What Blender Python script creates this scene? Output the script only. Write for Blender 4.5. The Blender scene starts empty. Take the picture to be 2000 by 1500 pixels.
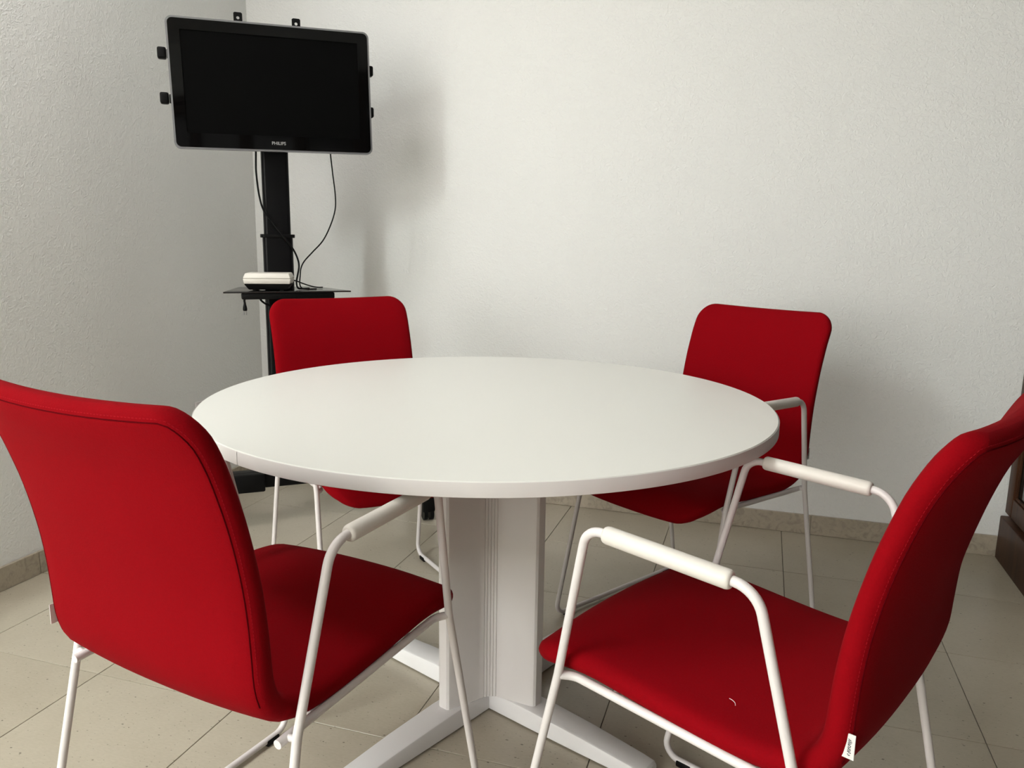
import bpy, bmesh, math, random
from mathutils import Vector, Matrix
random.seed(7)
sc = bpy.context.scene
col = sc.collection
R = math.radians
PI = math.pi

# ------------------------------------------------------------------ camera, light, exposure
F_PX = 1532.3
YAW, PITCH, ROLL = 0.3064, 0.1841, 0.0147
CAM = Vector((2.1028, -2.951, 1.0556))
fwd = Vector((-math.sin(YAW)*math.cos(PITCH), math.cos(YAW)*math.cos(PITCH), -math.sin(PITCH)))
rgt = Vector((math.cos(YAW), math.sin(YAW), 0))
upv = rgt.cross(fwd)
r2 = rgt*math.cos(ROLL) + upv*math.sin(ROLL)
u2 = -rgt*math.sin(ROLL) + upv*math.cos(ROLL)
cd = bpy.data.cameras.new('camera')
cd.sensor_fit = 'HORIZONTAL'; cd.sensor_width = 36.0
cd.lens = 36.0*F_PX/2000.0
cd.clip_start = 0.02
cam = bpy.data.objects.new('camera', cd); col.objects.link(cam)
M3 = Matrix((r2, u2, -fwd)).transposed()
cam.matrix_world = Matrix.Translation(CAM) @ M3.to_4x4()
sc.camera = cam

world = bpy.data.worlds.new('world'); sc.world = world
world.use_nodes = True
bg = world.node_tree.nodes['Background']
bg.inputs[0].default_value = (0.75, 0.85, 1.0, 1); bg.inputs[1].default_value = 0.6

LAMP = Vector((-0.44, -5.10, 2.69)); LAMP_LEN = 3.0; LAMP_W = 0.20; LAMP_RZ = -0.242
LAMP_E = 77.0
PANEL = Vector((.50, -1.80, 2.745)); PANEL_E = 18.0        # added fill light panel, unseen, above the left side of the table
WIN_X0, WIN_X1, WIN_Z0, WIN_Z1 = -2.6, 1.2, .25, 2.55; WIN_E = 5.0     # added glowing window behind the camera, broad soft fill
sc.view_settings.view_transform = 'Standard'
sc.view_settings.look = 'None'
sc.view_settings.gamma = 1.0
sc.view_settings.use_curve_mapping = False
sc.view_settings.exposure = 0.0

# ------------------------------------------------------------------ materials
def new_mat(name):
    m = bpy.data.materials.new(name); m.use_nodes = True
    nt = m.node_tree
    return m, nt, nt.nodes['Principled BSDF']
def N(nt, t, **kw):
    n = nt.nodes.new(t)
    for k, v in kw.items(): setattr(n, k, v)
    return n
def simple(name, c, rough=.5, metal=0., spec=.5, bump=None, coat=0., sheen=0., noise=None):
    m, nt, b = new_mat(name)
    b.inputs['Base Color'].default_value = (*c, 1)
    b.inputs['Roughness'].default_value = rough
    b.inputs['Metallic'].default_value = metal
    b.inputs['Specular IOR Level'].default_value = spec
    b.inputs['Coat Weight'].default_value = coat
    tc = N(nt, 'ShaderNodeTexCoord')
    if noise:
        sca, amt = noise
        nz = N(nt, 'ShaderNodeTexNoise'); nz.inputs['Scale'].default_value = sca; nz.inputs['Detail'].default_value = 4
        mx = N(nt, 'ShaderNodeMix', data_type='RGBA')
        mx.inputs['A'].default_value = (*[max(0, x*(1-amt)) for x in c], 1)
        mx.inputs['B'].default_value = (*[min(1, x*(1+amt)) for x in c], 1)
        nt.links.new(tc.outputs['Object'], nz.inputs['Vector'])
        nt.links.new(nz.outputs['Fac'], mx.inputs['Factor'])
        nt.links.new(mx.outputs['Result'], b.inputs['Base Color'])
    if bump:
        sca, st, dist = bump
        nz = N(nt, 'ShaderNodeTexNoise'); nz.inputs['Scale'].default_value = sca; nz.inputs['Detail'].default_value = 3
        bp = N(nt, 'ShaderNodeBump'); bp.inputs['Strength'].default_value = st; bp.inputs['Distance'].default_value = dist
        nt.links.new(tc.outputs['Object'], nz.inputs['Vector'])
        nt.links.new(nz.outputs['Fac'], bp.inputs['Height'])
        nt.links.new(bp.outputs['Normal'], b.inputs['Normal'])
    return m

def wall_mat():
    m, nt, b = new_mat('wall_paint')
    b.inputs['Roughness'].default_value = .75
    b.inputs['Specular IOR Level'].default_value = .25
    g = N(nt, 'ShaderNodeNewGeometry')
    n1 = N(nt, 'ShaderNodeTexNoise'); n1.inputs['Scale'].default_value = 1.3; n1.inputs['Detail'].default_value = 5
    mx = N(nt, 'ShaderNodeMix', data_type='RGBA')
    mx.inputs['A'].default_value = (.81, .82, .80, 1); mx.inputs['B'].default_value = (.84, .845, .825, 1)
    nt.links.new(g.outputs['Position'], n1.inputs['Vector'])
    nt.links.new(n1.outputs['Fac'], mx.inputs['Factor']); nt.links.new(mx.outputs['Result'], b.inputs['Base Color'])
    n2 = N(nt, 'ShaderNodeTexNoise'); n2.inputs['Scale'].default_value = 85; n2.inputs['Detail'].default_value = 2.5
    n2.inputs['Distortion'].default_value = 1.2
    rp = N(nt, 'ShaderNodeValToRGB'); rp.color_ramp.elements[0].position = .42; rp.color_ramp.elements[1].position = .68
    bp = N(nt, 'ShaderNodeBump'); bp.inputs['Strength'].default_value = .45; bp.inputs['Distance'].default_value = .0022
    nt.links.new(g.outputs['Position'], n2.inputs['Vector']); nt.links.new(n2.outputs['Fac'], rp.inputs['Fac'])
    nt.links.new(rp.outputs['Color'], bp.inputs['Height']); nt.links.new(bp.outputs['Normal'], b.inputs['Normal'])
    return m

def stone_mat(name, ca, cb, rough, pits=True, veins=0.0):
    m, nt, b = new_mat(name)
    b.inputs['Roughness'].default_value = rough
    b.inputs['Specular IOR Level'].default_value = .45
    g = N(nt, 'ShaderNodeNewGeometry'); oi = N(nt, 'ShaderNodeObjectInfo')
    n1 = N(nt, 'ShaderNodeTexNoise'); n1.inputs['Scale'].default_value = 9; n1.inputs['Detail'].default_value = 8; n1.inputs['Roughness'].default_value = .65
    nt.links.new(g.outputs['Position'], n1.inputs['Vector'])
    # fine streaky grain, different on every piece
    mp = N(nt, 'ShaderNodeMapping'); mp.inputs['Scale'].default_value = (90, 220, 90)
    nt.links.new(g.outputs['Position'], mp.inputs['Vector'])
    n3 = N(nt, 'ShaderNodeTexNoise'); n3.inputs['Scale'].default_value = 1; n3.inputs['Detail'].default_value = 4
    nt.links.new(mp.outputs['Vector'], n3.inputs['Vector'])
    mx = N(nt, 'ShaderNodeMix', data_type='RGBA'); mx.inputs['A'].default_value = (*ca, 1); mx.inputs['B'].default_value = (*cb, 1)
    ad = N(nt, 'ShaderNodeMath', operation='MULTIPLY_ADD'); ad.inputs[1].default_value = .55
    nt.links.new(n3.outputs['Fac'], ad.inputs[0])
    ad2 = N(nt, 'ShaderNodeMath', operation='MULTIPLY_ADD'); ad2.inputs[1].default_value = .6; ad2.inputs[2].default_value = -.12
    nt.links.new(n1.outputs['Fac'], ad2.inputs[0]); nt.links.new(ad2.outputs[0], ad.inputs[2])
    rn = N(nt, 'ShaderNodeMath', operation='MULTIPLY_ADD'); rn.inputs[1].default_value = .22; rn.inputs[2].default_value = -.11
    nt.links.new(oi.outputs['Random'], rn.inputs[0])
    sm = N(nt, 'ShaderNodeMath', operation='ADD'); nt.links.new(ad.outputs[0], sm.inputs[0]); nt.links.new(rn.outputs[0], sm.inputs[1])
    nt.links.new(sm.outputs[0], mx.inputs['Factor'])
    out = mx.outputs['Result']
    if veins:
        nv = N(nt, 'ShaderNodeTexNoise'); nv.inputs['Scale'].default_value = 26; nv.inputs['Detail'].default_value = 6; nv.inputs['Distortion'].default_value = 2.0
        nt.links.new(g.outputs['Position'], nv.inputs['Vector'])
        rv = N(nt, 'ShaderNodeValToRGB'); rv.color_ramp.elements[0].position = .5; rv.color_ramp.elements[0].color = (1, 1, 1, 1)
        rv.color_ramp.elements[1].position = .72; rv.color_ramp.elements[1].color = (1-veins,)*3+(1,)
        nt.links.new(nv.outputs['Fac'], rv.inputs['Fac'])
        ml = N(nt, 'ShaderNodeMix', data_type='RGBA', blend_type='MULTIPLY'); ml.inputs['Factor'].default_value = 1
        nt.links.new(out, ml.inputs['A']); nt.links.new(rv.outputs['Color'], ml.inputs['B']); out = ml.outputs['Result']
    if pits:
        for scale, rad, thr, dark in ((30, .095, .80, .85), (70, .135, .70, .45)):
            mp2 = N(nt, 'ShaderNodeMapping'); mp2.inputs['Scale'].default_value = (scale, scale*1.7, scale)
            mp2.inputs['Rotation'].default_value = (0, 0, .35)
            wn = N(nt, 'ShaderNodeVectorMath', operation='ADD')
            nz = N(nt, 'ShaderNodeTexNoise'); nz.inputs['Scale'].default_value = 30
            sc_ = N(nt, 'ShaderNodeVectorMath', operation='SCALE'); sc_.inputs['Scale'].default_value = .012
            nt.links.new(g.outputs['Position'], nz.inputs['Vector']); nt.links.new(nz.outputs['Color'], sc_.inputs[0])
            nt.links.new(g.outputs['Position'], wn.inputs[0]); nt.links.new(sc_.outputs[0], wn.inputs[1])
            nt.links.new(wn.outputs[0], mp2.inputs['Vector'])
            vo = N(nt, 'ShaderNodeTexVoronoi', voronoi_dimensions='2D'); vo.inputs['Scale'].default_value = 1
            nt.links.new(mp2.outputs['Vector'], vo.inputs['Vector'])
            se = N(nt, 'ShaderNodeSeparateColor'); nt.links.new(vo.outputs['Color'], se.inputs['Color'])
            # radius varies per cell
            rr = N(nt, 'ShaderNodeMath', operation='MULTIPLY_ADD'); rr.inputs[1].default_value = rad*1.1; rr.inputs[2].default_value = rad*1.1-thr*rad*1.6
            nt.links.new(se.outputs['Red'], rr.inputs[0])
            lt = N(nt, 'ShaderNodeMath', operation='LESS_THAN'); nt.links.new(vo.outputs['Distance'], lt.inputs[0]); nt.links.new(rr.outputs[0], lt.inputs[1])
            gt = N(nt, 'ShaderNodeMath', operation='GREATER_THAN'); gt.inputs[1].default_value = thr; nt.links.new(se.outputs['Green'], gt.inputs[0])
            mu = N(nt, 'ShaderNodeMath', operation='MULTIPLY'); nt.links.new(lt.outputs[0], mu.inputs[0]); nt.links.new(gt.outputs[0], mu.inputs[1])
            mu2 = N(nt, 'ShaderNodeMath', operation='MULTIPLY'); mu2.inputs[1].default_value = dark; nt.links.new(mu.outputs[0], mu2.inputs[0])
            m3 = N(nt, 'ShaderNodeMix', data_type='RGBA'); m3.inputs['B'].default_value = (.10, .085, .06, 1)
            nt.links.new(mu2.outputs[0], m3.inputs['Factor']); nt.links.new(out, m3.inputs['A']); out = m3.outputs['Result']
    nt.links.new(out, b.inputs['Base Color'])
    return m

def fabric_mat():
    m, nt, b = new_mat('red_wool_fabric')
    b.inputs['Roughness'].default_value = .85
    b.inputs['Specular IOR Level'].default_value = .04
    b.inputs['Sheen Weight'].default_value = .015
    b.inputs['Sheen Roughness'].default_value = .45
    b.inputs['Sheen Tint'].default_value = (1, .35, .4, 1)
    tc = N(nt, 'ShaderNodeTexCoord')
    nz = N(nt, 'ShaderNodeTexNoise'); nz.inputs['Scale'].default_value = 420; nz.inputs['Detail'].default_value = 3
    n2 = N(nt, 'ShaderNodeTexNoise'); n2.inputs['Scale'].default_value = 7; n2.inputs['Detail'].default_value = 3
    nt.links.new(tc.outputs['Object'], nz.inputs['Vector']); nt.links.new(tc.outputs['Object'], n2.inputs['Vector'])
    av = N(nt, 'ShaderNodeMath', operation='MULTIPLY_ADD'); av.inputs[1].default_value = .6
    hf = N(nt, 'ShaderNodeMath', operation='MULTIPLY'); hf.inputs[1].default_value = .4
    nt.links.new(n2.outputs['Fac'], hf.inputs[0]); nt.links.new(nz.outputs['Fac'], av.inputs[0]); nt.links.new(hf.outputs[0], av.inputs[2])
    mx = N(nt, 'ShaderNodeMix', data_type='RGBA')
    mx.inputs['A'].default_value = (.185, .0008, .0030, 1); mx.inputs['B'].default_value = (.245, .0016, .0055, 1)
    nt.links.new(av.outputs[0], mx.inputs['Factor']); nt.links.new(mx.outputs['Result'], b.inputs['Base Color'])
    bp = N(nt, 'ShaderNodeBump'); bp.inputs['Strength'].default_value = .35; bp.inputs['Distance'].default_value = .0012
    nt.links.new(nz.outputs['Fac'], bp.inputs['Height']); nt.links.new(bp.outputs['Normal'], b.inputs['Normal'])
    return m

def wood_mat():
    m, nt, b = new_mat('dark_wood')
    b.inputs['Roughness'].default_value = .42; b.inputs['Specular IOR Level'].default_value = .09
    tc = N(nt, 'ShaderNodeTexCoord')
    mp = N(nt, 'ShaderNodeMapping'); mp.inputs['Scale'].default_value = (14, 14, 2.0)
    nz = N(nt, 'ShaderNodeTexNoise'); nz.inputs['Scale'].default_value = 2.2; nz.inputs['Detail'].default_value = 7; nz.inputs['Distortion'].default_value = .8
    rp = N(nt, 'ShaderNodeValToRGB')
    rp.color_ramp.elements[0].color = (.020, .009, .005, 1); rp.color_ramp.elements[0].position = .3
    rp.color_ramp.elements[1].color = (.085, .034, .016, 1); rp.color_ramp.elements[1].position = .75
    nt.links.new(tc.outputs['Object'], mp.inputs['Vector']); nt.links.new(mp.outputs['Vector'], nz.inputs['Vector'])
    nt.links.new(nz.outputs['Fac'], rp.inputs['Fac']); nt.links.new(rp.outputs['Color'], b.inputs['Base Color'])
    return m

def emit_mat(name, c, s):
    m, nt, b = new_mat(name)
    b.inputs['Base Color'].default_value = (.9, .9, .9, 1)
    b.inputs['Emission Color'].default_value = (*c, 1); b.inputs['Emission Strength'].default_value = s
    return m

def glass_mat(name, c=(.9, .95, .95), rough=.0):
    m, nt, b = new_mat(name)
    b.inputs['Base Color'].default_value = (*c, 1); b.inputs['Roughness'].default_value = rough
    b.inputs['Transmission Weight'].default_value = 1.0; b.inputs['IOR'].default_value = 1.45
    return m

MT = dict(
    wall=wall_mat(),
    ceiling=simple('ceiling_paint', (.87, .87, .85), .85, noise=(3, .02)),
    floor=stone_mat('floor_stone', (.37, .325, .245), (.525, .477, .385), .30),
    grout=simple('grout', (.14, .125, .10), .9, noise=(60, .2)),
    base=stone_mat('skirting_stone', (.33, .285, .22), (.54, .475, .375), .35, pits=False, veins=.28),
    red=fabric_mat(),
    stitch=simple('stitch_thread', (.30, .008, .014), .8, spec=.03, noise=(300, .15)),
    seam=simple('seam_welt', (.09, .001, .003), .9, spec=.03, noise=(300, .2)),
    frame=simple('white_powder_coat', (.72, .68, .67), .38, noise=(8, .02), bump=(900, .05, .0003)),
    sleeve=simple('cream_plastic', (.70, .665, .615), .45, noise=(10, .02)),
    black=simple('black_plastic', (.005, .005, .005), .45, spec=.12, noise=(40, .3)),
    blackmetal=simple('black_steel', (.004, .004, .0045), .36, spec=.14, noise=(30, .3)),
    gloss=simple('gloss_black', (.002, .002, .002), .05, spec=.14, noise=(10, .1)),
    screen=simple('screen_matte', (.0028, .0028, .0028), .35, spec=.03, noise=(10, .1)),
    rim=simple('grey_rim', (.25, .25, .26), .28, metal=.55, noise=(20, .05)),
    logo=simple('logo_silver', (.42, .42, .42), .4, metal=.3, noise=(20, .05)),
    top=simple('white_laminate', (.785, .785, .745), .38, spec=.4, noise=(2.5, .012)),
    edge=simple('edge_band', (.66, .625, .61), .45, noise=(14, .02)),
    column=simple('column_paint', (.76, .735, .725), .42, noise=(9, .025)),
    foot=simple('foot_paint', (.80, .79, .79), .40, noise=(9, .025), bump=(500, .08, .0006)),
    box=simple('ivory_plastic', (.73, .70, .64), .5, noise=(20, .02)),
    glassblack=simple('tinted_shelf', (.020, .018, .017), .12, noise=(10, .1)),
    tag=simple('tag_white', (.72, .70, .69), .8, noise=(200, .05)),
    ink=simple('tag_ink', (.03, .03, .035), .8, noise=(200, .1)),
    chrome=simple('grey_steel', (.35, .35, .35), .3, metal=.9, noise=(30, .05)),
    wood=wood_mat(),
    darkglass=simple('cabinet_glass', (.016, .018, .016), .05, coat=.2, noise=(3, .1)),
    plate=simple('socket_plastic', (.62, .58, .56), .45, noise=(20, .02)),
    lint=simple('lint', (.8, .72, .70), .9, noise=(200, .05)),
    lampbody=simple('lamp_body', (.8, .8, .8), .4, noise=(10, .02)),
)

# ------------------------------------------------------------------ geometry helpers
def mesh_obj(name, verts, faces, mat, parent=None, smooth=False, ang=35, loc=None):
    me = bpy.data.meshes.new(name)
    me.from_pydata([tuple(v) for v in verts], [], faces)
    me.validate(); me.update()
    return finish(name, me, mat, parent, smooth, ang, loc)
def finish(name, me, mat, parent=None, smooth=False, ang=35, loc=None):
    if mat is not None:
        for mm in (mat if isinstance(mat, list) else [mat]): me.materials.append(mm)
    if smooth:
        me.shade_smooth()
        if ang: me.set_sharp_from_angle(angle=R(ang))
    o = bpy.data.objects.new(name, me); col.objects.link(o)
    if parent is not None: o.parent = parent
    if loc is not None: o.location = loc
    return o
def bm_obj(name, bm, mat, parent=None, smooth=True, ang=35, loc=None):
    bmesh.ops.recalc_face_normals(bm, faces=bm.faces)
    me = bpy.data.meshes.new(name); bm.to_mesh(me); bm.free()
    return finish(name, me, mat, parent, smooth, ang, loc)
def add_box(bm, x0, x1, y0, y1, z0, z1, bev=0., seg=2):
    mtx = Matrix.Translation(((x0+x1)/2, (y0+y1)/2, (z0+z1)/2)) @ Matrix.Diagonal((x1-x0, y1-y0, z1-z0, 1))
    g = bmesh.ops.create_cube(bm, size=1, matrix=mtx)
    if bev > 0:
        es = list({e for v in g['verts'] for e in v.link_edges})
        bmesh.ops.bevel(bm, geom=es, offset=bev, segments=seg, affect='EDGES', profile=.5)
def box(name, x0, x1, y0, y1, z0, z1, mat, parent=None, bev=0., seg=2):
    bm = bmesh.new(); add_box(bm, x0, x1, y0, y1, z0, z1, bev, seg)
    return bm_obj(name, bm, mat, parent)
def fillet(pts, radii, closed=False, seg=8):
    P = [Vector(p) for p in pts]; n = len(P); out = []
    for i in range(n):
        r = radii[i] if isinstance(radii, (list, tuple)) else radii
        if (not closed and i in (0, n-1)) or r <= 0:
            out.append(P[i]); continue
        a, b, c = P[(i-1) % n], P[i], P[(i+1) % n]
        d1 = (a-b).normalized(); d2 = (c-b).normalized()
        an = d1.angle(d2)
        if an > PI-1e-3: out.append(b); continue
        t = r/math.tan(an/2); t = min(t, (a-b).length*.48, (c-b).length*.48); rr = t*math.tan(an/2)
        bis = (d1+d2).normalized(); ce = b+bis*(rr/math.sin(an/2))
        v1 = (b+d1*t)-ce; v2 = (b+d2*t)-ce
        th = v1.angle(v2)
        for k in range(seg+1):
            s = k/seg
            out.append(ce+(v1*math.sin((1-s)*th)+v2*math.sin(s*th))/math.sin(th))
    return out
def sweep(path, rad, nseg=12, closed=False, cap=True):
    """tube along a polyline; rad a number or a list"""
    P = [Vector(p) for p in path]; n = len(P)
    T = []
    for i in range(n):
        if closed: d = P[(i+1) % n]-P[i-1]
        else: d = P[min(i+1, n-1)]-P[max(i-1, 0)]
        T.append(d.normalized())
    u = T[0].orthogonal().normalized()
    verts, faces = [], []
    U = []
    for i in range(n):
        if i: 
            u = u - T[i]*u.dot(T[i]); u.normalize()
        U.append(u.copy())
    if closed:   # remove twist
        ue = U[-1]-T[0]*U[-1].dot(T[0]); ue.normalize()
        tw = math.atan2(T[0].dot(ue.cross(U[0])), ue.dot(U[0]))
        for i in range(n): U[i] = Matrix.Rotation(tw*i/n, 3, T[i]) @ U[i]
    for i in range(n):
        w = T[i].cross(U[i]); r = rad[i] if isinstance(rad, (list, tuple)) else rad
        for k in range(nseg):
            a = 2*PI*k/nseg
            verts.append(P[i]+(U[i]*math.cos(a)+w*math.sin(a))*r)
    m = n if closed else n-1
    for i in range(m):
        for k in range(nseg):
            a = i*nseg+k; b = i*nseg+(k+1) % nseg; j = (i+1) % n
            faces.append((a, b, j*nseg+(k+1) % nseg, j*nseg+k))
    if cap and not closed:
        faces.append(tuple(range(nseg))[::-1]); faces.append(tuple((n-1)*nseg+k for k in range(nseg)))
    return verts, faces
def tube(name, path, rad, mat, parent=None, nseg=12, closed=False, ang=50):
    v, f = sweep(path, rad, nseg, closed)
    return mesh_obj(name, v, f, mat, parent, True, ang)
def catmull(pts, seg=8):
    P = [Vector(p) for p in pts]; out = []
    for i in range(len(P)-1):
        p0 = P[max(i-1, 0)]; p1 = P[i]; p2 = P[i+1]; p3 = P[min(i+2, len(P)-1)]
        for k in range(seg):
            t = k/seg
            out.append(.5*((2*p1)+(p2-p0)*t+(2*p0-5*p1+4*p2-p3)*t*t+(3*p1-p0-3*p2+p3)*t**3))
    out.append(P[-1]); return out
def prism(name, poly, z0, z1, mat, parent=None, bev=0., ang=35, axis='z'):
    bm = bmesh.new()
    vs = [bm.verts.new((x, y, z0)) for x, y in poly]
    f = bm.faces.new(vs)
    ex = bmesh.ops.extrude_face_region(bm, geom=[f])
    nv = [v for v in ex['geom'] if isinstance(v, bmesh.types.BMVert)]
    bmesh.ops.translate(bm, verts=nv, vec=(0, 0, z1-z0))
    if bev > 0:
        es = [e for e in bm.edges if abs(e.verts[0].co.z-e.verts[1].co.z) < 1e-7]
        bmesh.ops.bevel(bm, geom=es, offset=bev, segments=2, affect='EDGES', profile=.5)
    return bm_obj(name, bm, mat, parent, True, ang)
def lathe(name, prof, mat, parent=None, n=96, ang=35):
    verts, faces = [], []
    for r, z in prof:
        for k in range(n):
            a = 2*PI*k/n; verts.append((r*math.cos(a), r*math.sin(a), z))
    for i in range(len(prof)-1):
        for k in range(n):
            faces.append((i*n+k, i*n+(k+1) % n, (i+1)*n+(k+1) % n, (i+1)*n+k))
    faces.append(tuple(range(n))[::-1]); faces.append(tuple((len(prof)-1)*n+k for k in range(n)))
    return mesh_obj(name, verts, faces, mat, parent, True, ang)
def empty(name, loc=(0, 0, 0), rz=0.):
    o = bpy.data.objects.new(name, None); col.objects.link(o)
    o.empty_display_size = .05; o.location = loc; o.rotation_euler = (0, 0, rz)
    return o
def tag(o, label=None, cat=None, group=None, kind=None):
    if label: o['label'] = label
    if cat: o['category'] = cat
    if group: o['group'] = group
    if kind: o['kind'] = kind
    return o
def copy_tree(o, parent=None):
    c = o.copy(); col.objects.link(c); c.parent = parent
    for ch in [x for x in bpy.data.objects if x.parent == o]: copy_tree(ch, c)
    return c
def rounded_rect(w, h, r, seg=8, cx=0, cz=0):
    out = []
    for sx, sz, a0 in ((1, 1, 0), (-1, 1, 90), (-1, -1, 180), (1, -1, 270)):
        for k in range(seg+1):
            a = R(a0+90*k/seg)
            out.append((cx+sx*(w/2-r)+r*math.cos(a), cz+sz*(h/2-r)+r*math.sin(a)))
    return out

# ------------------------------------------------------------------ the room
RX, RY, RZ = 3.32, -6.80, 2.75
LX, LY = -2.70, -2.30      # the room widens to the left beyond the end of the left wall
fl = box('floor', LX-.1, RX+.1, RY-.1, .1, -.12, -.0035, MT['grout']); tag(fl, 'beige square stone tile floor', kind='structure')
TX, TY, TS, GAP = 1.4289, .0106, .40, .0019
bm = bmesh.new(); add_box(bm, -TS/2+GAP/2, TS/2-GAP/2, -TS/2+GAP/2, TS/2-GAP/2, -.0035, 0, .0007, 1)
bmesh.ops.recalc_face_normals(bm, faces=bm.faces)
tile_me = bpy.data.meshes.new('tile'); bm.to_mesh(tile_me); bm.free(); tile_me.materials.append(MT['floor'])
for j in range(0, 18):
    for i in range(-11, 5):
        x0, x1 = TX+i*TS, TX+(i+1)*TS
        y1, y0 = TY-j*TS, TY-(j+1)*TS
        xl = .001 if y1 > LY+.02 else LX
        if x1 < xl+.03 or x0 > RX or y0 < RY-.02: continue
        if x0 >= xl-.002 and x1 <= RX and y1 <= .02 and y0 >= RY:
            o = bpy.data.objects.new('tile', tile_me); col.objects.link(o)
            o.location = ((x0+x1)/2, (y0+y1)/2, -.0003*random.random()); o.parent = fl
        else:
            xa, xb = max(x0+GAP/2, xl), min(x1-GAP/2, RX); ya, yb = max(y0+GAP/2, RY), y1-GAP/2
            if xb-xa < .02: continue
            o = box('tile', xa, xb, ya, yb, -.0035, 0, MT['floor'], fl, .0007, 1)
tag(box('ceiling', LX-.1, RX+.1, RY-.1, .1, RZ, RZ+.1, MT['ceiling']), kind='structure')
tag(box('wall_back', -.12, RX+.12, 0, .12, 0, RZ, MT['wall']), 'white textured wall behind the table', kind='structure')
tag(box('wall_left', -.12, 0, LY, 0, 0, RZ, MT['wall']), 'white wall on the left, beside the television', kind='structure')
tag(box('wall_right', RX, RX+.12, RY, 0, 0, RZ, MT['wall']), kind='structure')
tag(box('wall_left_return', LX, -.12, LY, LY+.12, 0, RZ, MT['wall']), kind='structure')
tag(box('wall_left_far', LX-.12, LX, RY, LY, 0, RZ, MT['wall']), kind='structure')
bm = bmesh.new()
for q in ((LX-.12, WIN_X0, 0, RZ), (WIN_X1, RX+.12, 0, RZ), (WIN_X0, WIN_X1, 0, WIN_Z0), (WIN_X0, WIN_X1, WIN_Z1, RZ)): add_box(bm, q[0], q[1], RY-.12, RY, q[2], q[3])
tag(bm_obj('wall_front', bm, MT['wall'], None, False), kind='structure')
wn = empty('fill_window', ((WIN_X0+WIN_X1)/2, RY-.06, WIN_Z0)); tag(wn, 'wide glowing fill window added unseen behind the camera', kind='structure')  # unseen window, added to soften shadows and lift the walls
ww, wh = WIN_X1-WIN_X0, WIN_Z1-WIN_Z0
pane_m = emit_mat('window_fill', (1.0, .955, .93), WIN_E)
for k in range(3):
    xa = -ww/2+k*ww/3; xb = xa+ww/3
    box('glow_pane', xa+.045, xb-.045, -.006, .006, .05, wh-.05, pane_m, wn)
    bm = bmesh.new()
    for q in ((xa+.002, xa+.045, .002, wh-.002), (xb-.045, xb-.002, .002, wh-.002), (xa+.045, xb-.045, .002, .05), (xa+.045, xb-.045, wh-.05, wh-.002)): add_box(bm, q[0], q[1], -.03, .03, q[2], q[3])
    bm_obj('fill_frame', bm, MT['lampbody'], wn, False)

def skirting(name, a, b, joints, horizontal, label):
    """stone skirting: separate stones with thin joints; a, b along the wall"""
    H, TH = .073, .011
    e = empty(name); tag(e, label, kind='structure')
    cuts = [a]+sorted(joints)+[b]
    for p, q in zip(cuts[:-1], cuts[1:]):
        p, q = p+.0006, q-.0006
        if horizontal: box('stone', p, q, -TH, -.0003, .0005, H, MT['base'], e, .0012, 1)
        else: box('stone', .0003, TH, p, q, .0005, H, MT['base'], e, .0012, 1)
    return e
skirting('baseboard_back', .001, 2.929, [.526, 1.126, 1.726, 2.328], True, 'low beige stone skirting along the back wall')
skirting('baseboard_left', LY, -.012, [-1.797, -1.197, -.597], False, 'low beige stone skirting along the left wall')

# long ceiling lamp of the room (behind the camera)
def lamp(loc, e, name, label):
    root = empty(name, loc, LAMP_RZ); tag(root, label, 'ceiling lamp')
    box('housing', -LAMP_W/2-.02, LAMP_W/2+.02, -LAMP_LEN/2-.03, LAMP_LEN/2+.03, -.035, .058, MT['lampbody'], root, .006)
    box('diffuser', -LAMP_W/2, LAMP_W/2, -LAMP_LEN/2, LAMP_LEN/2, -.05, -.0355, emit_mat('lamp_light', (.93, 1.0, .975), e), root, .004)
lamp(LAMP, LAMP_E, 'ceiling_lamp', 'lit long fluorescent ceiling lamp over the left part of the room')

pl = empty('fill_panel', PANEL); tag(pl, 'added square fill light panel, unseen, above the left side of the table', 'ceiling lamp')  # unseen panel added for overhead fill on table, floor and walls
bm = bmesh.new()
for q in ((-.31, .31, -.31, -.29), (-.31, .31, .29, .31), (-.31, -.29, -.29, .29), (.29, .31, -.29, .29)): add_box(bm, *q, -.025, .004)
bm_obj('panel_frame', bm, MT['lampbody'], pl, False)
box('diffuser', -.2895, .2895, -.2895, .2895, -.018, .002, emit_mat('panel_fill', (1.0, .965, .955), PANEL_E), pl)

# socket plate on the left wall, just above the table edge
sk = empty('wall_socket', (0, -.405, .358)); tag(sk, 'small pale socket plate low on the left wall beyond the table', 'socket')
box('cover_plate', .0004, .009, -.042, .042, -.042, .042, MT['plate'], sk, .002)
bm = bmesh.new(); bmesh.ops.create_cone(bm, cap_ends=True, segments=24, radius1=.02, radius2=.02, depth=.004, matrix=Matrix.Translation((.010, 0, 0)) @ Matrix.Rotation(PI/2, 4, 'Y'))
bm_obj('socket_insert', bm, MT['plate'], sk)

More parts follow.
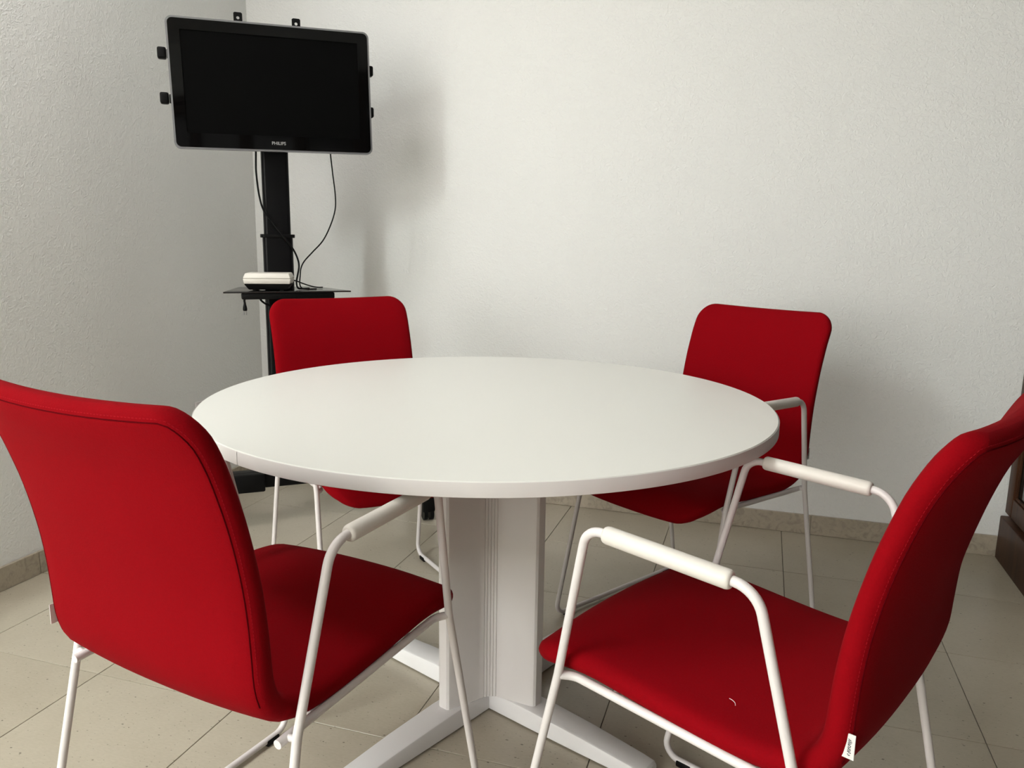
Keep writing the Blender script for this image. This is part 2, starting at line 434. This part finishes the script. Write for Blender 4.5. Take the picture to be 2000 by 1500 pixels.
# ------------------------------------------------------------------ dark wood cabinet along the right wall
cb = empty('wood_cabinet', (2.925, 0, 0)); tag(cb, 'dark brown wooden cabinet with glazed doors at the right edge', 'cabinet')
CL = 4.6   # length along the wall
box('plinth', 0, .385, -CL, -.017, .0005, .152, MT['wood'], cb, .004)
box('carcass', .04, .385, -CL+.01, -.017, .1525, 2.15, MT['wood'], cb, .003)
box('cornice', -.005, .388, -CL-.01, -.012, 2.1505, 2.21, MT['wood'], cb, .006)
dw = (CL-.03)/8
for k in range(8):
    y1 = -.019-k*dw; y0 = y1-dw+.003
    d = empty('door', (0, 0, 0)); d.parent = cb
    sw = .062
    box('door_stile', .012, .039, y1-sw, y1, .165, 2.14, MT['wood'], d, .003)
    box('door_stile', .012, .039, y0, y0+sw, .165, 2.14, MT['wood'], d, .003)
    box('door_rail', .013, .039, y0+sw, y1-sw, .165, .165+.065, MT['wood'], d, .003)
    box('door_rail', .013, .039, y0+sw, y1-sw, 2.075, 2.14, MT['wood'], d, .003)
    box('glass_pane', .026, .031, y0+sw-.004, y1-sw+.004, .226, 2.079, MT['darkglass'], d)
    bm = bmesh.new()
    for (ya, yb, za, zb) in ((y1-sw-.009, y1-sw, .23, 2.075), (y0+sw, y0+sw+.009, .23, 2.075), (y0+sw, y1-sw, .23, .239), (y0+sw, y1-sw, 2.066, 2.075)):
        add_box(bm, .018, .026, ya, yb, za, zb, .002, 1)
    bm_obj('glazing_bead', bm, MT['wood'], d)

# ------------------------------------------------------------------ round table
TC = Vector((1.5489, -1.3641, 0)); TR = .6031; TH = .7117; TT = .0245
tb = empty('round_table', TC); tag(tb, 'round white meeting table on a four-footed pedestal', 'table')
lathe('tabletop', [(TR-.0022, TH-TT+.0004), (TR-.0012, TH-TT+.0015), (TR-.0012, TH-.002), (TR-.003, TH)], MT['top'], tb, 180, 25)
# edge band: a thin ring, its ends meet in a seam on the left
bm_v, bm_f = [], []
SA = R(-113.1)
nb = 240
for k in range(nb+1):
    a = SA+R(.06)+(2*PI-R(.12))*k/nb
    for r, z in ((TR-.0012, TH-TT), (TR, TH-TT+.0008), (TR, TH-.0022), (TR-.0008, TH-.0012), (TR-.0012, TH-.0012)):
        bm_v.append((r*math.cos(a), r*math.sin(a), z))
for k in range(nb):
    for q in range(4): bm_f.append((k*5+q, (k+1)*5+q, (k+1)*5+q+1, k*5+q+1))
mesh_obj('edge_band', bm_v, bm_f, MT['edge'], tb, True, 40)
# pedestal: column with four fluted wings, four feet
FA = R(-112.0)
ped = empty('pedestal', (.008, -.013, 0), FA); ped.parent = tb
def quad_section():
    q = [(.148, -.010), (.148, .010), (.1445, .0150), (.139, .0175)]
    arc = []
    # fluted hollow between the wings: concave arc around (c, c)
    cxy, rr = .0800, .0465
    ts = [k/16 for k in range(17)]
    gro = [.29, .395, .50, .605, .71]
    ts = sorted([t for t in ts if min(abs(t-g_) for g_ in gro) > .03]+[g_+d for g_ in gro for d in (-.016, -.008, .008, .016)])
    for t in ts:
        a = R(-95)-R(80)*t
        dg_ = min(abs(t-g_) for g_ in gro)
        r = rr+(.0018 if dg_ < .01 else 0)
        arc.append((cxy+r*math.cos(a), cxy+r*math.sin(a)))
    return q+arc+[(.0175, .139), (.0150, .1445)]
sec = []
base_q = quad_section()
for k in range(4):
    ca, sa = math.cos(k*PI/2), math.sin(k*PI/2)
    for x, y in base_q: sec.append((x*ca-y*sa, x*sa+y*ca))
prism('column', sec, .0455, TH-TT-.012, MT['column'], ped, 0, 28)
box('top_plate', -.2, .2, -.2, .2, TH-TT-.0115, TH-TT-.0005, MT['column'], ped, .003)
def foot_mesh():
    v, f = [], []
    L = .43
    st = [(0.0, .033, .046), (.15, .033, .046), (.28, .031, .040), (.40, .028, .031), (.425, .027, .028), (L, .025, .024)]
    for x, hw, h in st:
        b = .006
        for y, z in ((-hw, .004), (-hw, h-b), (-hw+b*.35, h-b*.35), (-hw+b, h), (hw-b, h), (hw-b*.35, h-b*.35), (hw, h-b), (hw, .004)):
            v.append((x, y, z))
    n = 8
    for i in range(len(st)-1):
        for k in range(n): f.append((i*n+k, i*n+(k+1) % n, (i+1)*n+(k+1) % n, (i+1)*n+k))
    f.append(tuple(range(n))[::-1]); f.append(tuple((len(st)-1)*n+k for k in range(n)))
    me = bpy.data.meshes.new('foot'); me.from_pydata(v, [], f); me.update()
    me.materials.append(MT['foot']); me.shade_smooth(); me.set_sharp_from_angle(angle=R(30))
    return me
fm = foot_mesh()
for k in range(4):
    o = bpy.data.objects.new('foot', fm); col.objects.link(o); o.parent = ped; o.rotation_euler = (0, 0, k*PI/2)
    a = k*PI/2
    bm = bmesh.new(); bmesh.ops.create_cone(bm, cap_ends=True, segments=20, radius1=.014, radius2=.014, depth=.0045, matrix=Matrix.Translation((.40*math.cos(a), .40*math.sin(a), .0023)))
    bm_obj('levelling_pad', bm, MT['black'], ped)

# ------------------------------------------------------------------ chairs
RT = .0066
W_BACK, W_SEAT = .2135, .2135
# mid-surface profile (x, z), from the seat nose to the top of the back, at the side edges
PROF = [(.261, .400), (.258, .412), (.249, .426), (.228, .4365), (.190, .4430), (.15, .4445), (.10, .4410), (.04, .4358), (-.03, .4308), (-.085, .4298),
        (-.130, .4345), (-.162, .4450), (-.183, .4660), (-.1930, .497), (-.1960, .54), (-.1985, .58), (-.2035, .625), (-.2115, .67), (-.222, .715), (-.234, .755),
        (-.248, .795), (-.2645, .830), (-.285, .870)]
def shell_profile(n=74):
    P = catmull([(x, 0, z) for x, z in PROF], 16)
    d = [0]
    for a, b in zip(P[:-1], P[1:]): d.append(d[-1]+(b-a).length)
    L = d[-1]
    # denser stations at both ends
    us = [0, .0012, .003, .006, .010, .015, .021, .028, .036, .046, .058, .072]
    ue = [L-x for x in us][::-1]
    nm = n-len(us)*2
    um = [us[-1]+(ue[0]-us[-1])*(k+1)/(nm+1) for k in range(nm)]
    out = []
    for u in us+um+ue:
        i = 0
        while i < len(d)-2 and d[i+1] < u: i += 1
        t = (u-d[i])/max(1e-9, d[i+1]-d[i]); p = P[i].lerp(P[i+1], min(1, max(0, t)))
        a = P[max(i-3, 0)]; b = P[min(i+4, len(P)-1)]
        out.append((u, p, (b-a).normalized()))
    return out, L
def smooth01(t): t = min(1, max(0, t)); return t*t*(3-2*t)
def make_shell():
    st, L = shell_profile()
    ny, ne = 14, 9
    rings = []; info = []
    for u, p, t in st:
        nrm = Vector((-t.z, 0, t.x))      # toward sitter / up?
        if nrm.z < 0 and p.x > -.1: nrm = -nrm
        if p.x <= -.1 and nrm.x < 0: nrm = -nrm
        fb = smooth01((p.z-.47)/.25) if p.x < -.1 else 0.
        s0, s1 = u, L-u
        h0 = .0165*(1-fb)+.0140*fb
        w0 = W_SEAT+(W_BACK-W_SEAT)*fb
        rc0, rc1 = .075, .056
        w = w0
        if s0 < rc0: w = min(w, w0-.085+.085*max(0, 1-(1-s0/rc0)**2.3)**(1/2.3))
        if s1 < rc1: w = min(w, w0-rc1+math.sqrt(max(0, rc1**2-(rc1-s1)**2)))
        h = h0
        re = .017
        if s0 < re: h = h0*math.sqrt(max(.0, 1-(1-s0/re)**2))
        if s1 < .014: h = h0*math.sqrt(max(.0, 1-(1-s1/.014)**2))
        h = max(h, .0004)
        ring = []
        seq = []   # (y, offset along normal, crown factor)
        for k in range(ny+1):
            y = -(w-h)+2*(w-h)*k/ny; seq.append((y, h, 1))
        for k in range(1, ne):
            a = PI/2-PI*k/ne; seq.append((w-h+h*math.cos(a), h*math.sin(a), 0))
        for k in range(ny+1):
            y = (w-h)-2*(w-h)*k/ny; seq.append((y, -h, -1))
        for k in range(1, ne):
            a = -PI/2-PI*k/ne; seq.append((-(w-h)+h*math.cos(a), h*math.sin(a), 0))
        ends = min(1, s0/.05)*min(1, s1/.04)
        for y, of, c in seq:
            yn = y/w0
            cr = (1-min(1, abs(yn))**2.4)
            of2 = of
            if c == 1: of2 = of+(.006+.003*fb)*cr*ends
            if c == -1: of2 = of-(.010*(1-fb)+.004*fb)*cr*ends
            q = p+nrm*of2
            # hollow of the back: middle lies further back, top edge dips a little
            conc = .022*fb*(1-yn*yn)
            dip = .005*smooth01((p.z-.76)/.1)*(1-yn*yn) if fb > 0 else 0
            # seat nose bows forward in the middle, hangs lower
            nose = smooth01(1-s0/.16)
            q = Vector((q.x-conc+.014*nose*(1-yn*yn), y, q.z-dip-.010*smooth01(1-s0/.05)*(1-yn**4)))
            ring.append(q)
        rings.append(ring); info.append((u, p, s0, s1))
    return rings, info, L, ny, ne
rings, info, SL, NY, NE = make_shell()
nr = len(rings[0])
def build_part(i0, i1, capA, capB):
    v = [q for r in rings for q in r]
    f = []
    for i in range(i0, i1):
        for k in range(nr):
            f.append((i*nr+k, (i+1)*nr+k, (i+1)*nr+(k+1) % nr, i*nr+(k+1) % nr))
    return f
allv = [q for r in rings for q in r]
allf = build_part(0, len(rings)-1, 1, 1)
capf0 = tuple(range(nr)); capf1 = tuple((len(rings)-1)*nr+k for k in range(nr))[::-1]
full = bpy.data.meshes.new('full'); full.from_pydata([tuple(q) for q in allv], [], allf+[capf0, capf1]); full.update()
bmf = bmesh.new(); bmf.from_mesh(full); bmesh.ops.recalc_face_normals(bmf, faces=bmf.faces); bmf.to_mesh(full); bmf.free()
vn = [Vector(v.normal) for v in full.vertices]
SPLIT = next(i for i, (u, p, a, b) in enumerate(info) if p.x < -.12 and p.z > .452)
def shell_piece(name, faces_idx, parent):
    used = sorted({i for f in faces_idx for i in f}); mp = {a: b for b, a in enumerate(used)}
    me = bpy.data.meshes.new(name)
    me.from_pydata([tuple(full.vertices[i].co) for i in used], [], [tuple(mp[i] for i in f) for f in faces_idx])
    me.update(); me.shade_smooth(); me.materials.append(MT['red'])
    me.normals_split_custom_set_from_vertices([tuple(vn[i]) for i in used])
    o = bpy.data.objects.new(name, me); col.objects.link(o); o.parent = parent
    return o
poly = [tuple(p.vertices) for p in full.polygons]
cut = SPLIT*nr

ZAF, ZAR, XAF, XAR, WA = .671, .6617, .1436, -.1027, .2403
ZJF, ZJR, XJF, XJR, WJ = .4276, .4123, .1956, -.166, .2285
XFF, XFR, WF = .2841, -.2517, .2425
def make_chair(name):
    root = empty(name)
    seat = shell_piece('seat', [f for f in poly if max(f) < cut+nr], root)
    back = shell_piece('backrest', [f for f in poly if min(f) >= cut], root)
    # welt seam along the rear rim of the back, with a row of stitches beside it
    kr = NY+1+NE-2           # ring index at the rear corner of the +y edge
    kl = NY+NE+NY+1          # rear corner of the -y edge
    idx_r = NY+NE-1          # last point of the rounded edge before the rear face (+y side)
    idx_l = NY+NE+NY+1
    last = next(i for i, (u, p, a, b) in enumerate(info) if b < .0125)
    pr = [rings[i][idx_r] for i in range(SPLIT+1, last)]
    pl = [rings[i][idx_l] for i in range(SPLIT+1, last)]
    top = [rings[last][k] for k in range(NY+NE, NY+NE+NY+1)]
    path = pr+top+pl[::-1]
    clean = [path[0]]
    for q in path[1:]:
        if (q-clean[-1]).length > .002: clean.append(q)
    tube('seam_welt', clean, .0009, MT['seam'], back, 6, ang=0)
    # stitches: short dashes riding on the rim just outside the welt
    li2 = next(i for i, (u, p, a_, b_) in enumerate(info) if b_ < .0085)
    spr = [rings[i][idx_r-1] for i in range(SPLIT+3, li2)]
    spl = [rings[i][idx_l+1] for i in range(SPLIT+3, li2)]
    stp = [rings[li2][k] for k in range(NY+NE, NY+NE+NY+1)]
    sp = [spr[0]]
    for q in spr+stp+spl[::-1]:
        if (q-sp[-1]).length > .002: sp.append(q)
    sv, sf = [], []
    acc = 0.; pos = []
    for a, b in zip(sp[:-1], sp[1:]):
        l = (b-a).length; t = -acc
        while t < l:
            if t >= 0: pos.append((a.lerp(b, t/l), (b-a).normalized()))
            t += .0052
        acc = l-(t-.0052)
        acc = .0052-(t-l)
    cen = Vector((-.25, 0, .68))
    for q, d in pos:
        w = Vector((0, 1, 0)) if abs(d.y) < .6 else Vector((0, 0, 1))
        a = d*.0016; n1 = d.cross(w).normalized()*.00045; n2 = d.cross(n1).normalized()*.00045
        b0 = len(sv)
        for e in (-a, a):
            for s in (n1, n2, -n1, -n2): sv.append(q+e+s)
        sf += [(b0, b0+1, b0+5, b0+4), (b0+1, b0+2, b0+6, b0+5), (b0+2, b0+3, b0+7, b0+6), (b0+3, b0, b0+4, b0+7), (b0+3, b0+2, b0+1, b0), (b0+4, b0+5, b0+6, b0+7)]
    o = mesh_obj('stitching', sv, sf, MT['stitch'], back); o['kind'] = 'stuff'
    # maker's tag sewn in the seam on the sitter's left
    tg = empty('fabric_tag', (-.2005, .2075, .497), 0); tg.parent = back
    bm = bmesh.new(); add_box(bm, -.0145, 0, -.0006, .0006, -.0155, .0155, .0003, 1)
    t = bm_obj('tag_cloth', bm, MT['tag'], tg); t['label'] = 'small white cloth tag with tiny dark lettering'
    bm = bmesh.new(); rnd = random.Random(3)
    marks = [(-.0105, .0022, .35), (-.0072, .003, .0), (-.0052, .0026, .4), (-.003, .003, -.3), (-.0008, .0024, .2), (.0014, .003, -.35), (.0036, .0028, .3), (.0058, .003, 0.), (.008, .0024, -.3)]
    for zc, ln, an in marks:
        for xo, wd in ((-.0095+ (.0005 if an else 0), ln), (-.0075, ln*.5)):
            mtx = Matrix.Translation((xo, .00085, zc+(0 if wd == ln else .0009))) @ Matrix.Rotation(an, 4, 'Y') @ Matrix.Diagonal((wd, .0004, .00075, 1))
            bmesh.ops.create_cube(bm, size=1, matrix=mtx)
    bm_obj('tag_lettering', bm, MT['ink'], tg)
    for s in (1, -1):
        z0 = RT+.0042
        pts = [(XAF, s*WA, ZAF), (XJF, s*WJ, ZJF), (XFF, s*WF, z0), (XFR, s*WF, z0), (XJR, s*WJ, ZJR), (XAR, s*WA, ZAR)]
        loop = fillet(pts, [.030, .05, .030, .030, .05, .040], True, 8)
        sfm = tube('side_frame', loop, RT, MT['frame'], root, 14, True, 0)
        a, b = Vector(pts[5]), Vector(pts[0]); d = (b-a).normalized()
        A, B = Vector((-.0705, s*WA, 0)), Vector((.1135, s*WA, 0))
        for q in (A, B): q.z = ZAR+(ZAF-ZAR)*(q.x-XAR)/(XAF-XAR)
        pr_ = [A, A+d*.0008, A+d*.003, A+d*.006, B-d*.006, B-d*.003, B-d*.0008, B]
        rr_ = [.0085, .0105, .0118, .0124, .0124, .0118, .0105, .0085]
        tube('armrest_sleeve', pr_, rr_, MT['sleeve'], sfm, 20, ang=60)
        for xg in (XFF-.05, XFR+.05):
            bm = bmesh.new(); add_box(bm, xg-.017, xg+.017, s*WF-.0085, s*WF+.0085, .0003, .0135, .003, 2)
            bm_obj('foot_glide', bm, MT['black'], sfm)
        yr = s*.2110
        rail = fillet([(XJF-.001, s*(WJ-.002), ZJF-.001), (XJF-.018, yr, ZJF-.003), (XJR, yr, ZJR-.003), (XJR-.017, yr, ZJR-.004)], [0, .03, 0, 0], False, 6)
        rl = tube('seat_rail', rail, RT, MT['frame'], root, 14, ang=50)
        tube('rail_spacer', [(XJR, yr, ZJR-.003), (XJR, s*(WJ-.002), ZJR)], .0052, MT['frame'], rl, 12)
        # the shell is fixed on two cross bars
    for xb in (.11, -.11):
        zb = ZJR-.003+(ZJF-ZJR)*(xb-XJR)/(XJF-XJR)
        tube('cross_bar', [(xb, -.211, zb), (xb, .211, zb)], RT*.9, MT['frame'], root, 12)
    return root
proto = make_chair('conference_chair')
GRP = 'red conference chairs around the white table'
POSES = [
    (1.3734, -1.9548, 7.6672, 'red upholstered armchair seen from behind at the left, nearest the camera'),
    (2.1286, -1.7988, 2.7088, 'red upholstered armchair in the right foreground with a white tag showing'),
    (1.0830, -1.0136, 5.5623, 'red upholstered armchair behind the table in front of the television stand'),
    (1.9624, -0.8336, 4.1599, 'red upholstered armchair behind the table against the plain back wall'),
]
for i, (x, y, a, lb) in enumerate(POSES):
    o = proto if i == 0 else copy_tree(proto)
    o.location = (x, y, 0); o.rotation_euler = (0, 0, a)
    tag(o, lb, 'chair', GRP)
# thread of lint on the right foreground seat
ax, ay, aa, _ = POSES[1]
def chair_pt(i, X):
    x, y, a, _ = POSES[i]; c, s = math.cos(a), math.sin(a)
    return Vector((x+c*X[0]-s*X[1], y+s*X[0]+c*X[1], X[2]))
lp = catmull([chair_pt(1, q) for q in ((-.0385, .157, .4585), (-.043, .1575, .4583), (-.048, .160, .4578), (-.051, .1645, .4572))], 5)
tag(tube('lint_thread', lp, .00038, MT['lint'], None, 6, ang=0), 'tiny curled white thread lying on the right foreground red seat', 'thread')

# ------------------------------------------------------------------ television stand and television
TYAW = R(-51.1)
nv = Vector((math.cos(TYAW), math.sin(TYAW), 0)); rv = Vector((-math.sin(TYAW), math.cos(TYAW), 0))
TVC = Vector((.5236, -.6025, 1.532))        # screen centre
DEP = .095
OC = TVC-nv*DEP; OC.z = 0
K = .96                                      # stand measured at scale 1, placed a little nearer
cart = empty('television_stand', (OC.x, OC.y, 0), TYAW+PI/2)
tag(cart, 'black wheeled television stand with a small shelf in the corner', 'stand')
ZC = lambda z: 1.0556+(z-1.0556)*K           # heights read along the view rays
def X_(x): return x*K
bp_ = ZC(.107)
box('crossbar', -.459, .459, -.033, .033, bp_, bp_+.056, MT['blackmetal'], cart, .006)
for s in (-1, 1):
    box('leg', s*.49-.03, s*.49+.03, -.20, .075, bp_-.004, bp_+.05, MT['blackmetal'], cart, .008)
box('cable_box', X_(-.25), X_(-.085), -.066, -.0335, bp_-.004, bp_+.062, MT['black'], cart, .006)
def caster(x, y):
    c = empty('caster', (x, y, 0)); c.parent = cart
    h = bp_-.0045
    bm = bmesh.new()
    for s in (-1, 1):
        bmesh.ops.create_cone(bm, cap_ends=True, segments=24, radius1=.027, radius2=.027, depth=.014, matrix=Matrix.Translation((s*.012, .012, .0275)) @ Matrix.Rotation(PI/2, 4, 'Y'))
    w = bm_obj('wheel', bm, MT['black'], c)
    bm = bmesh.new(); add_box(bm, -.024, .024, -.012, .030, .034, h-.012, .007, 2)
    bm_obj('fork', bm, MT['black'], c)
    bm = bmesh.new(); bmesh.ops.create_cone(bm, cap_ends=True, segments=16, radius1=.008, radius2=.008, depth=.0125, matrix=Matrix.Translation((0, 0, h-.006)))
    bm_obj('stem', bm, MT['chrome'], c)
for s in (-1, 1):
    caster(s*.495, -.172); caster(s*.49, .046)
zk = ZC(1.050)
prism('lower_column', rounded_rect(X_(.104), .062, .014), bp_+.0565, zk, MT['blackmetal'], cart)
prism('upper_column', rounded_rect(X_(.093), .052, .013), zk, ZC(1.62), MT['blackmetal'], cart)
prism('collar', rounded_rect(X_(.118), .074, .012), zk-.006, zk+.006, MT['black'], cart, .002)
zs = ZC(.8555)
shelf = prism('shelf', [(X_(-.200), -.140), (X_(.238), -.140), (X_(.148), .115), (X_(-.138), .115)], zs-.0025, zs+.0025, MT['glassblack'], cart, .0008)
box('shelf_bracket', X_(-.05), X_(.05), -.10, .045, zs-.020, zs-.003, MT['blackmetal'], cart, .003)
# mount behind the television: two rails with end caps, two hanging arms with holed tabs
for zz in (ZC(1.642), ZC(1.499)):
    rl = box('mount_rail', X_(-.335), X_(.335), -.038, -.028, zz-.014, zz+.014, MT['blackmetal'], cart, .002)
    for s in (-1, 1):
        bm = bmesh.new(); add_box(bm, s*X_(.350)-.0135-(.011 if s > 0 else 0), s*X_(.350)+.0135-(.011 if s > 0 else 0), -.052, -.020, zz-.0175, zz+.0175, .006, 3)
        bm_obj('end_cap', bm, MT['black'], rl)
def holed_arm(x):
    """flat arm with a round hole in its top tab"""
    za, zb = ZC(1.45), ZC(1.794); hw = X_(.0142); zc = ZC(1.7765); rh = .0050
    bm = bmesh.new(); n = 24
    for y in (-.0435, -.0395):
        pass
    outer = []
    for k in range(n):
        a = 2*PI*k/n; dx, dz = math.cos(a), math.sin(a)
        t = min(hw/abs(dx) if abs(dx) > 1e-6 else 9, (zb-zc)/abs(dz) if abs(dz) > 1e-6 else 9)
        outer.append((dx*t, zc+dz*t))
    inner = [(rh*math.cos(2*PI*k/n), zc+rh*math.sin(2*PI*k/n)) for k in range(n)]
    for y0, y1 in ((-.0435, -.0395),):
        vo = [[bm.verts.new((x+px, y, pz)) for px, pz in outer] for y in (y0, y1)]
        vi = [[bm.verts.new((x+px, y, pz)) for px, pz in inner] for y in (y0, y1)]
        for k in range(n):
            j = (k+1) % n
            bm.faces.new((vo[0][k], vo[0][j], vi[0][j], vi[0][k])); bm.faces.new((vo[1][k], vi[1][k], vi[1][j], vo[1][j]))
            bm.faces.new((vo[0][k], vo[1][k], vo[1][j], vo[0][j])); bm.faces.new((vi[0][k], vi[0][j], vi[1][j], vi[1][k]))
    add_box(bm, x-hw, x+hw, -.0435, -.0395, za, 2*zc-zb)
    bm_obj('mount_arm', bm, MT['black'], cart, True, 30)
holed_arm(X_(-.105)); holed_arm(X_(.0865))

# television
tv = empty('television', (TVC.x, TVC.y, TVC.z), 0)
tv.rotation_mode = 'XYZ'
tv.matrix_world = Matrix.Translation(TVC) @ Matrix.Rotation(TYAW+PI/2, 4, 'Z') @ Matrix.Rotation(R(-1.02), 4, 'Y') @ Matrix.Rotation(R(-.5), 4, 'X')
tag(tv, 'black flat television with a thin grey rim, switched off, on the wheeled stand', 'television')
SW, SH = .5535, .3113
OW, OH = .634, .3995; oz = -.0055
def ring_prism(name, po, pi_, y0, y1, mat, parent, ang=35):
    n = len(po); v = []; f = []
    for y in (y0, y1):
        v += [(x, y, z) for x, z in po]; v += [(x, y, z) for x, z in pi_]
    for k in range(n):
        j = (k+1) % n
        f += [(k, j, n+j, n+k), (2*n+k, 3*n+k, 3*n+j, 2*n+j), (k, 2*n+k, 2*n+j, j), (n+k, n+j, 3*n+j, 3*n+k)]
    bm = bmesh.new(); vs = [bm.verts.new(q) for q in v]
    for q in f: bm.faces.new([vs[i] for i in q])
    return bm_obj(name, bm, mat, parent, True, ang)
def plate(name, po, y0, y1, mat, parent, bev=0):
    bm = bmesh.new(); vs = [bm.verts.new((x, y0, z)) for x, z in po]; fa = bm.faces.new(vs)
    ex = bmesh.ops.extrude_face_region(bm, geom=[fa]); nv_ = [q for q in ex['geom'] if isinstance(q, bmesh.types.BMVert)]
    bmesh.ops.translate(bm, verts=nv_, vec=(0, y1-y0, 0))
    return bm_obj(name, bm, mat, parent, True, 35)
ring_prism('rim', rounded_rect(OW, OH, .020, 8, 0, oz), rounded_rect(OW-.0115, OH-.0115, .016, 8, 0, oz), -.005, .014, MT['rim'], tv)
ring_prism('bezel', rounded_rect(OW-.0117, OH-.0117, .0158, 8, 0, oz), rounded_rect(SW, SH, .002, 8, 0, 0), -.0065, .012, MT['gloss'], tv)
plate('screen', rounded_rect(SW-.0002, SH-.0002, .002, 8, 0, 0), -.0035, .012, MT['screen'], tv)
plate('back_cover', rounded_rect(OW-.012, OH-.012, .014, 8, 0, oz), .0142, .030, MT['black'], tv)
plate('rear_housing', rounded_rect(OW-.16, OH-.13, .02, 8, 0, oz), .0302, .050, MT['black'], tv)
cu = bpy.data.curves.new('logo', 'FONT'); cu.body = 'PHILIPS'; cu.size = .0142; cu.extrude = .0003; cu.offset = .0002
cu.align_x = 'CENTER'; cu.space_character = 1.0
to = bpy.data.objects.new('logo_tmp', cu); col.objects.link(to)
dg = bpy.context.evaluated_depsgraph_get()
lme = bpy.data.meshes.new_from_object(to.evaluated_get(dg))
bpy.data.objects.remove(to); bpy.data.curves.remove(cu)
lme.transform(Matrix.Rotation(PI/2, 4, 'X'))
lo = finish('logo', lme, MT['logo'], tv); lo.location = (.0045, -.0068, -.1835)
lo['label'] = 'small silver lettering on the lower bezel'

# things on the stand --------------------------------------------------------
def cart_pt(x, y, z): return OC*1+rv*x-nv*y+Vector((0, 0, z))
# ivory and black box on the shelf
bx = empty('power_box', cart_pt(X_(-.042), -.085, zs+.0025), TYAW+PI/2+R(-13))
tag(bx, 'small ivory-topped black box standing on the shelf under the television', 'box')
def frust(name, w0, d0, w1, d1, z0, z1, mat, parent, bev=.003):
    bm = bmesh.new(); v = []
    for w, d, z in ((w0, d0, z0), (w1, d1, z1)):
        v += [bm.verts.new(q) for q in ((-w/2, -d/2, z), (w/2, -d/2, z), (w/2, d/2, z), (-w/2, d/2, z))]
    for f in ((3, 2, 1, 0), (4, 5, 6, 7), (0, 1, 5, 4), (1, 2, 6, 5), (2, 3, 7, 6), (3, 0, 4, 7)): bm.faces.new([v[i] for i in f])
    bmesh.ops.bevel(bm, geom=list(bm.edges), offset=bev, segments=2, affect='EDGES', profile=.5)
    return bm_obj(name, bm, mat, parent)
frust('tray', .125, .075, .152, .10, .0045, .0245, MT['black'], bx)
for sx in (-1, 1):
    for sy in (-1, 1):
        box('pad', sx*.045-.006, sx*.045+.006, sy*.025-.006, sy*.025+.006, .0003, .0048, MT['black'], bx, .001)
frust('lower_case', .150, .100, .156, .106, .0248, .0425, MT['box'], bx)
frust('lid', .156, .106, .142, .092, .0432, .0605, MT['box'], bx)
# power strip fixed under the shelf, its plug hanging down at the left
ps = empty('power_strip', cart_pt(X_(.020), -.118, zs-.0028), TYAW+PI/2)
tag(ps, 'black power strip under the shelf with a plug dangling at its left end', 'power strip')
box('strip_body', X_(-.160), X_(.160), -.017, .017, -.0215, -.0003, MT['black'], ps, .004)
pz = -.0215
tube('cord', catmull([(X_(-.150), 0, pz), (X_(-.151), -.001, pz-.006), (X_(-.150), -.002, pz-.012)], 5), .0035, MT['black'], ps, 8)
pg = empty('plug', (X_(-.150), -.002, pz-.011)); pg.parent = ps
tube('plug_body', [(0, 0, 0), (0, 0, -.006), (0, 0, -.014), (0, 0, -.022), (0, 0, -.027), (0, 0, -.028)], [.0035, .0042, .0062, .0072, .0066, .0045], MT['black'], pg, 14)
for s in (-1, 1):
    tube('pin', [(s*.0042, 0, -.0275), (s*.0036, 0, -.042)], .0013, MT['chrome'], pg, 8)
def cable(pts, rad, label, cat='cable', y=-.030, name='cable', group=None, parent=None):
    P = catmull([cart_pt(X_(q[0]), (q[2] if len(q) > 2 else y), ZC(q[1])) for q in pts], 8)
    if parent is not None:
        bpy.context.view_layer.update(); inv = parent.matrix_world.inverted(); P = [inv @ q for q in P]
        return tube(name, P, rad, MT['black'], parent, 8, ang=0)
    o = tube(name, P, rad, MT['black'], None, 8, ang=0); tag(o, label, cat, group); return o
cable([(-.064, 1.36, -.035), (-.067, 1.30, -.038), (-.067, 1.264, -.038), (-.061, 1.194, -.038), (-.048, 1.141, -.038), (-.021, 1.10, -.040), (.013, 1.052, -.046), (.047, 1.007, -.044), (.064, .97, -.040), (.068, .942, -.042), (.062, .914, -.050), (.055, .885, -.06), (.058, .8655, -.075), (.075, .8625, -.075), (.100, .8622, -.06)],
      .0032, 'black cable crossing the stand column from upper left to the shelf')
cable([(.194, 1.36, -.036), (.194, 1.342, -.036), (.2, 1.275, -.036), (.207, 1.203, -.036), (.205, 1.148, -.036), (.187, 1.092, -.036), (.158, 1.036, -.036), (.119, .994, -.038), (.088, .961, -.042), (.074, .935, -.049), (.069, .905, -.056), (.066, .878, -.066), (.072, .8645, -.085), (.092, .8615, -.085), (.125, .8612, -.07)],
      .0024, 'thin black cable looping down from the right side of the television')
cable([(.034, .893, -.045), (.055, .889, -.036), (.085, .877, -.022), (.118, .866, -.010), (.142, .8618, .0), (.158, .8614, .008)], .0022, 'short dark lead resting on the shelf right of the ivory box')
cable([(-.078, .832, -.09), (-.070, .820, -.085), (-.055, .808, -.07), (-.035, .800, -.05), (-.02, .796, -.037)], .0035, None, name='lead', parent=ps)
for xa, xb, rad in ((.097, .110, .0016), (.124, .150, .0022), (.152, .178, .0022)):
    cable([(xa, .830, -.12), (xa+.004, .82, -.12), (xb, .79, -.115), (xb+.004, .74, -.09), (xb-.03, .62, -.05), (.062, .45, -.03), (.064, .30, -.03)], rad, None, name='lead', parent=ps)
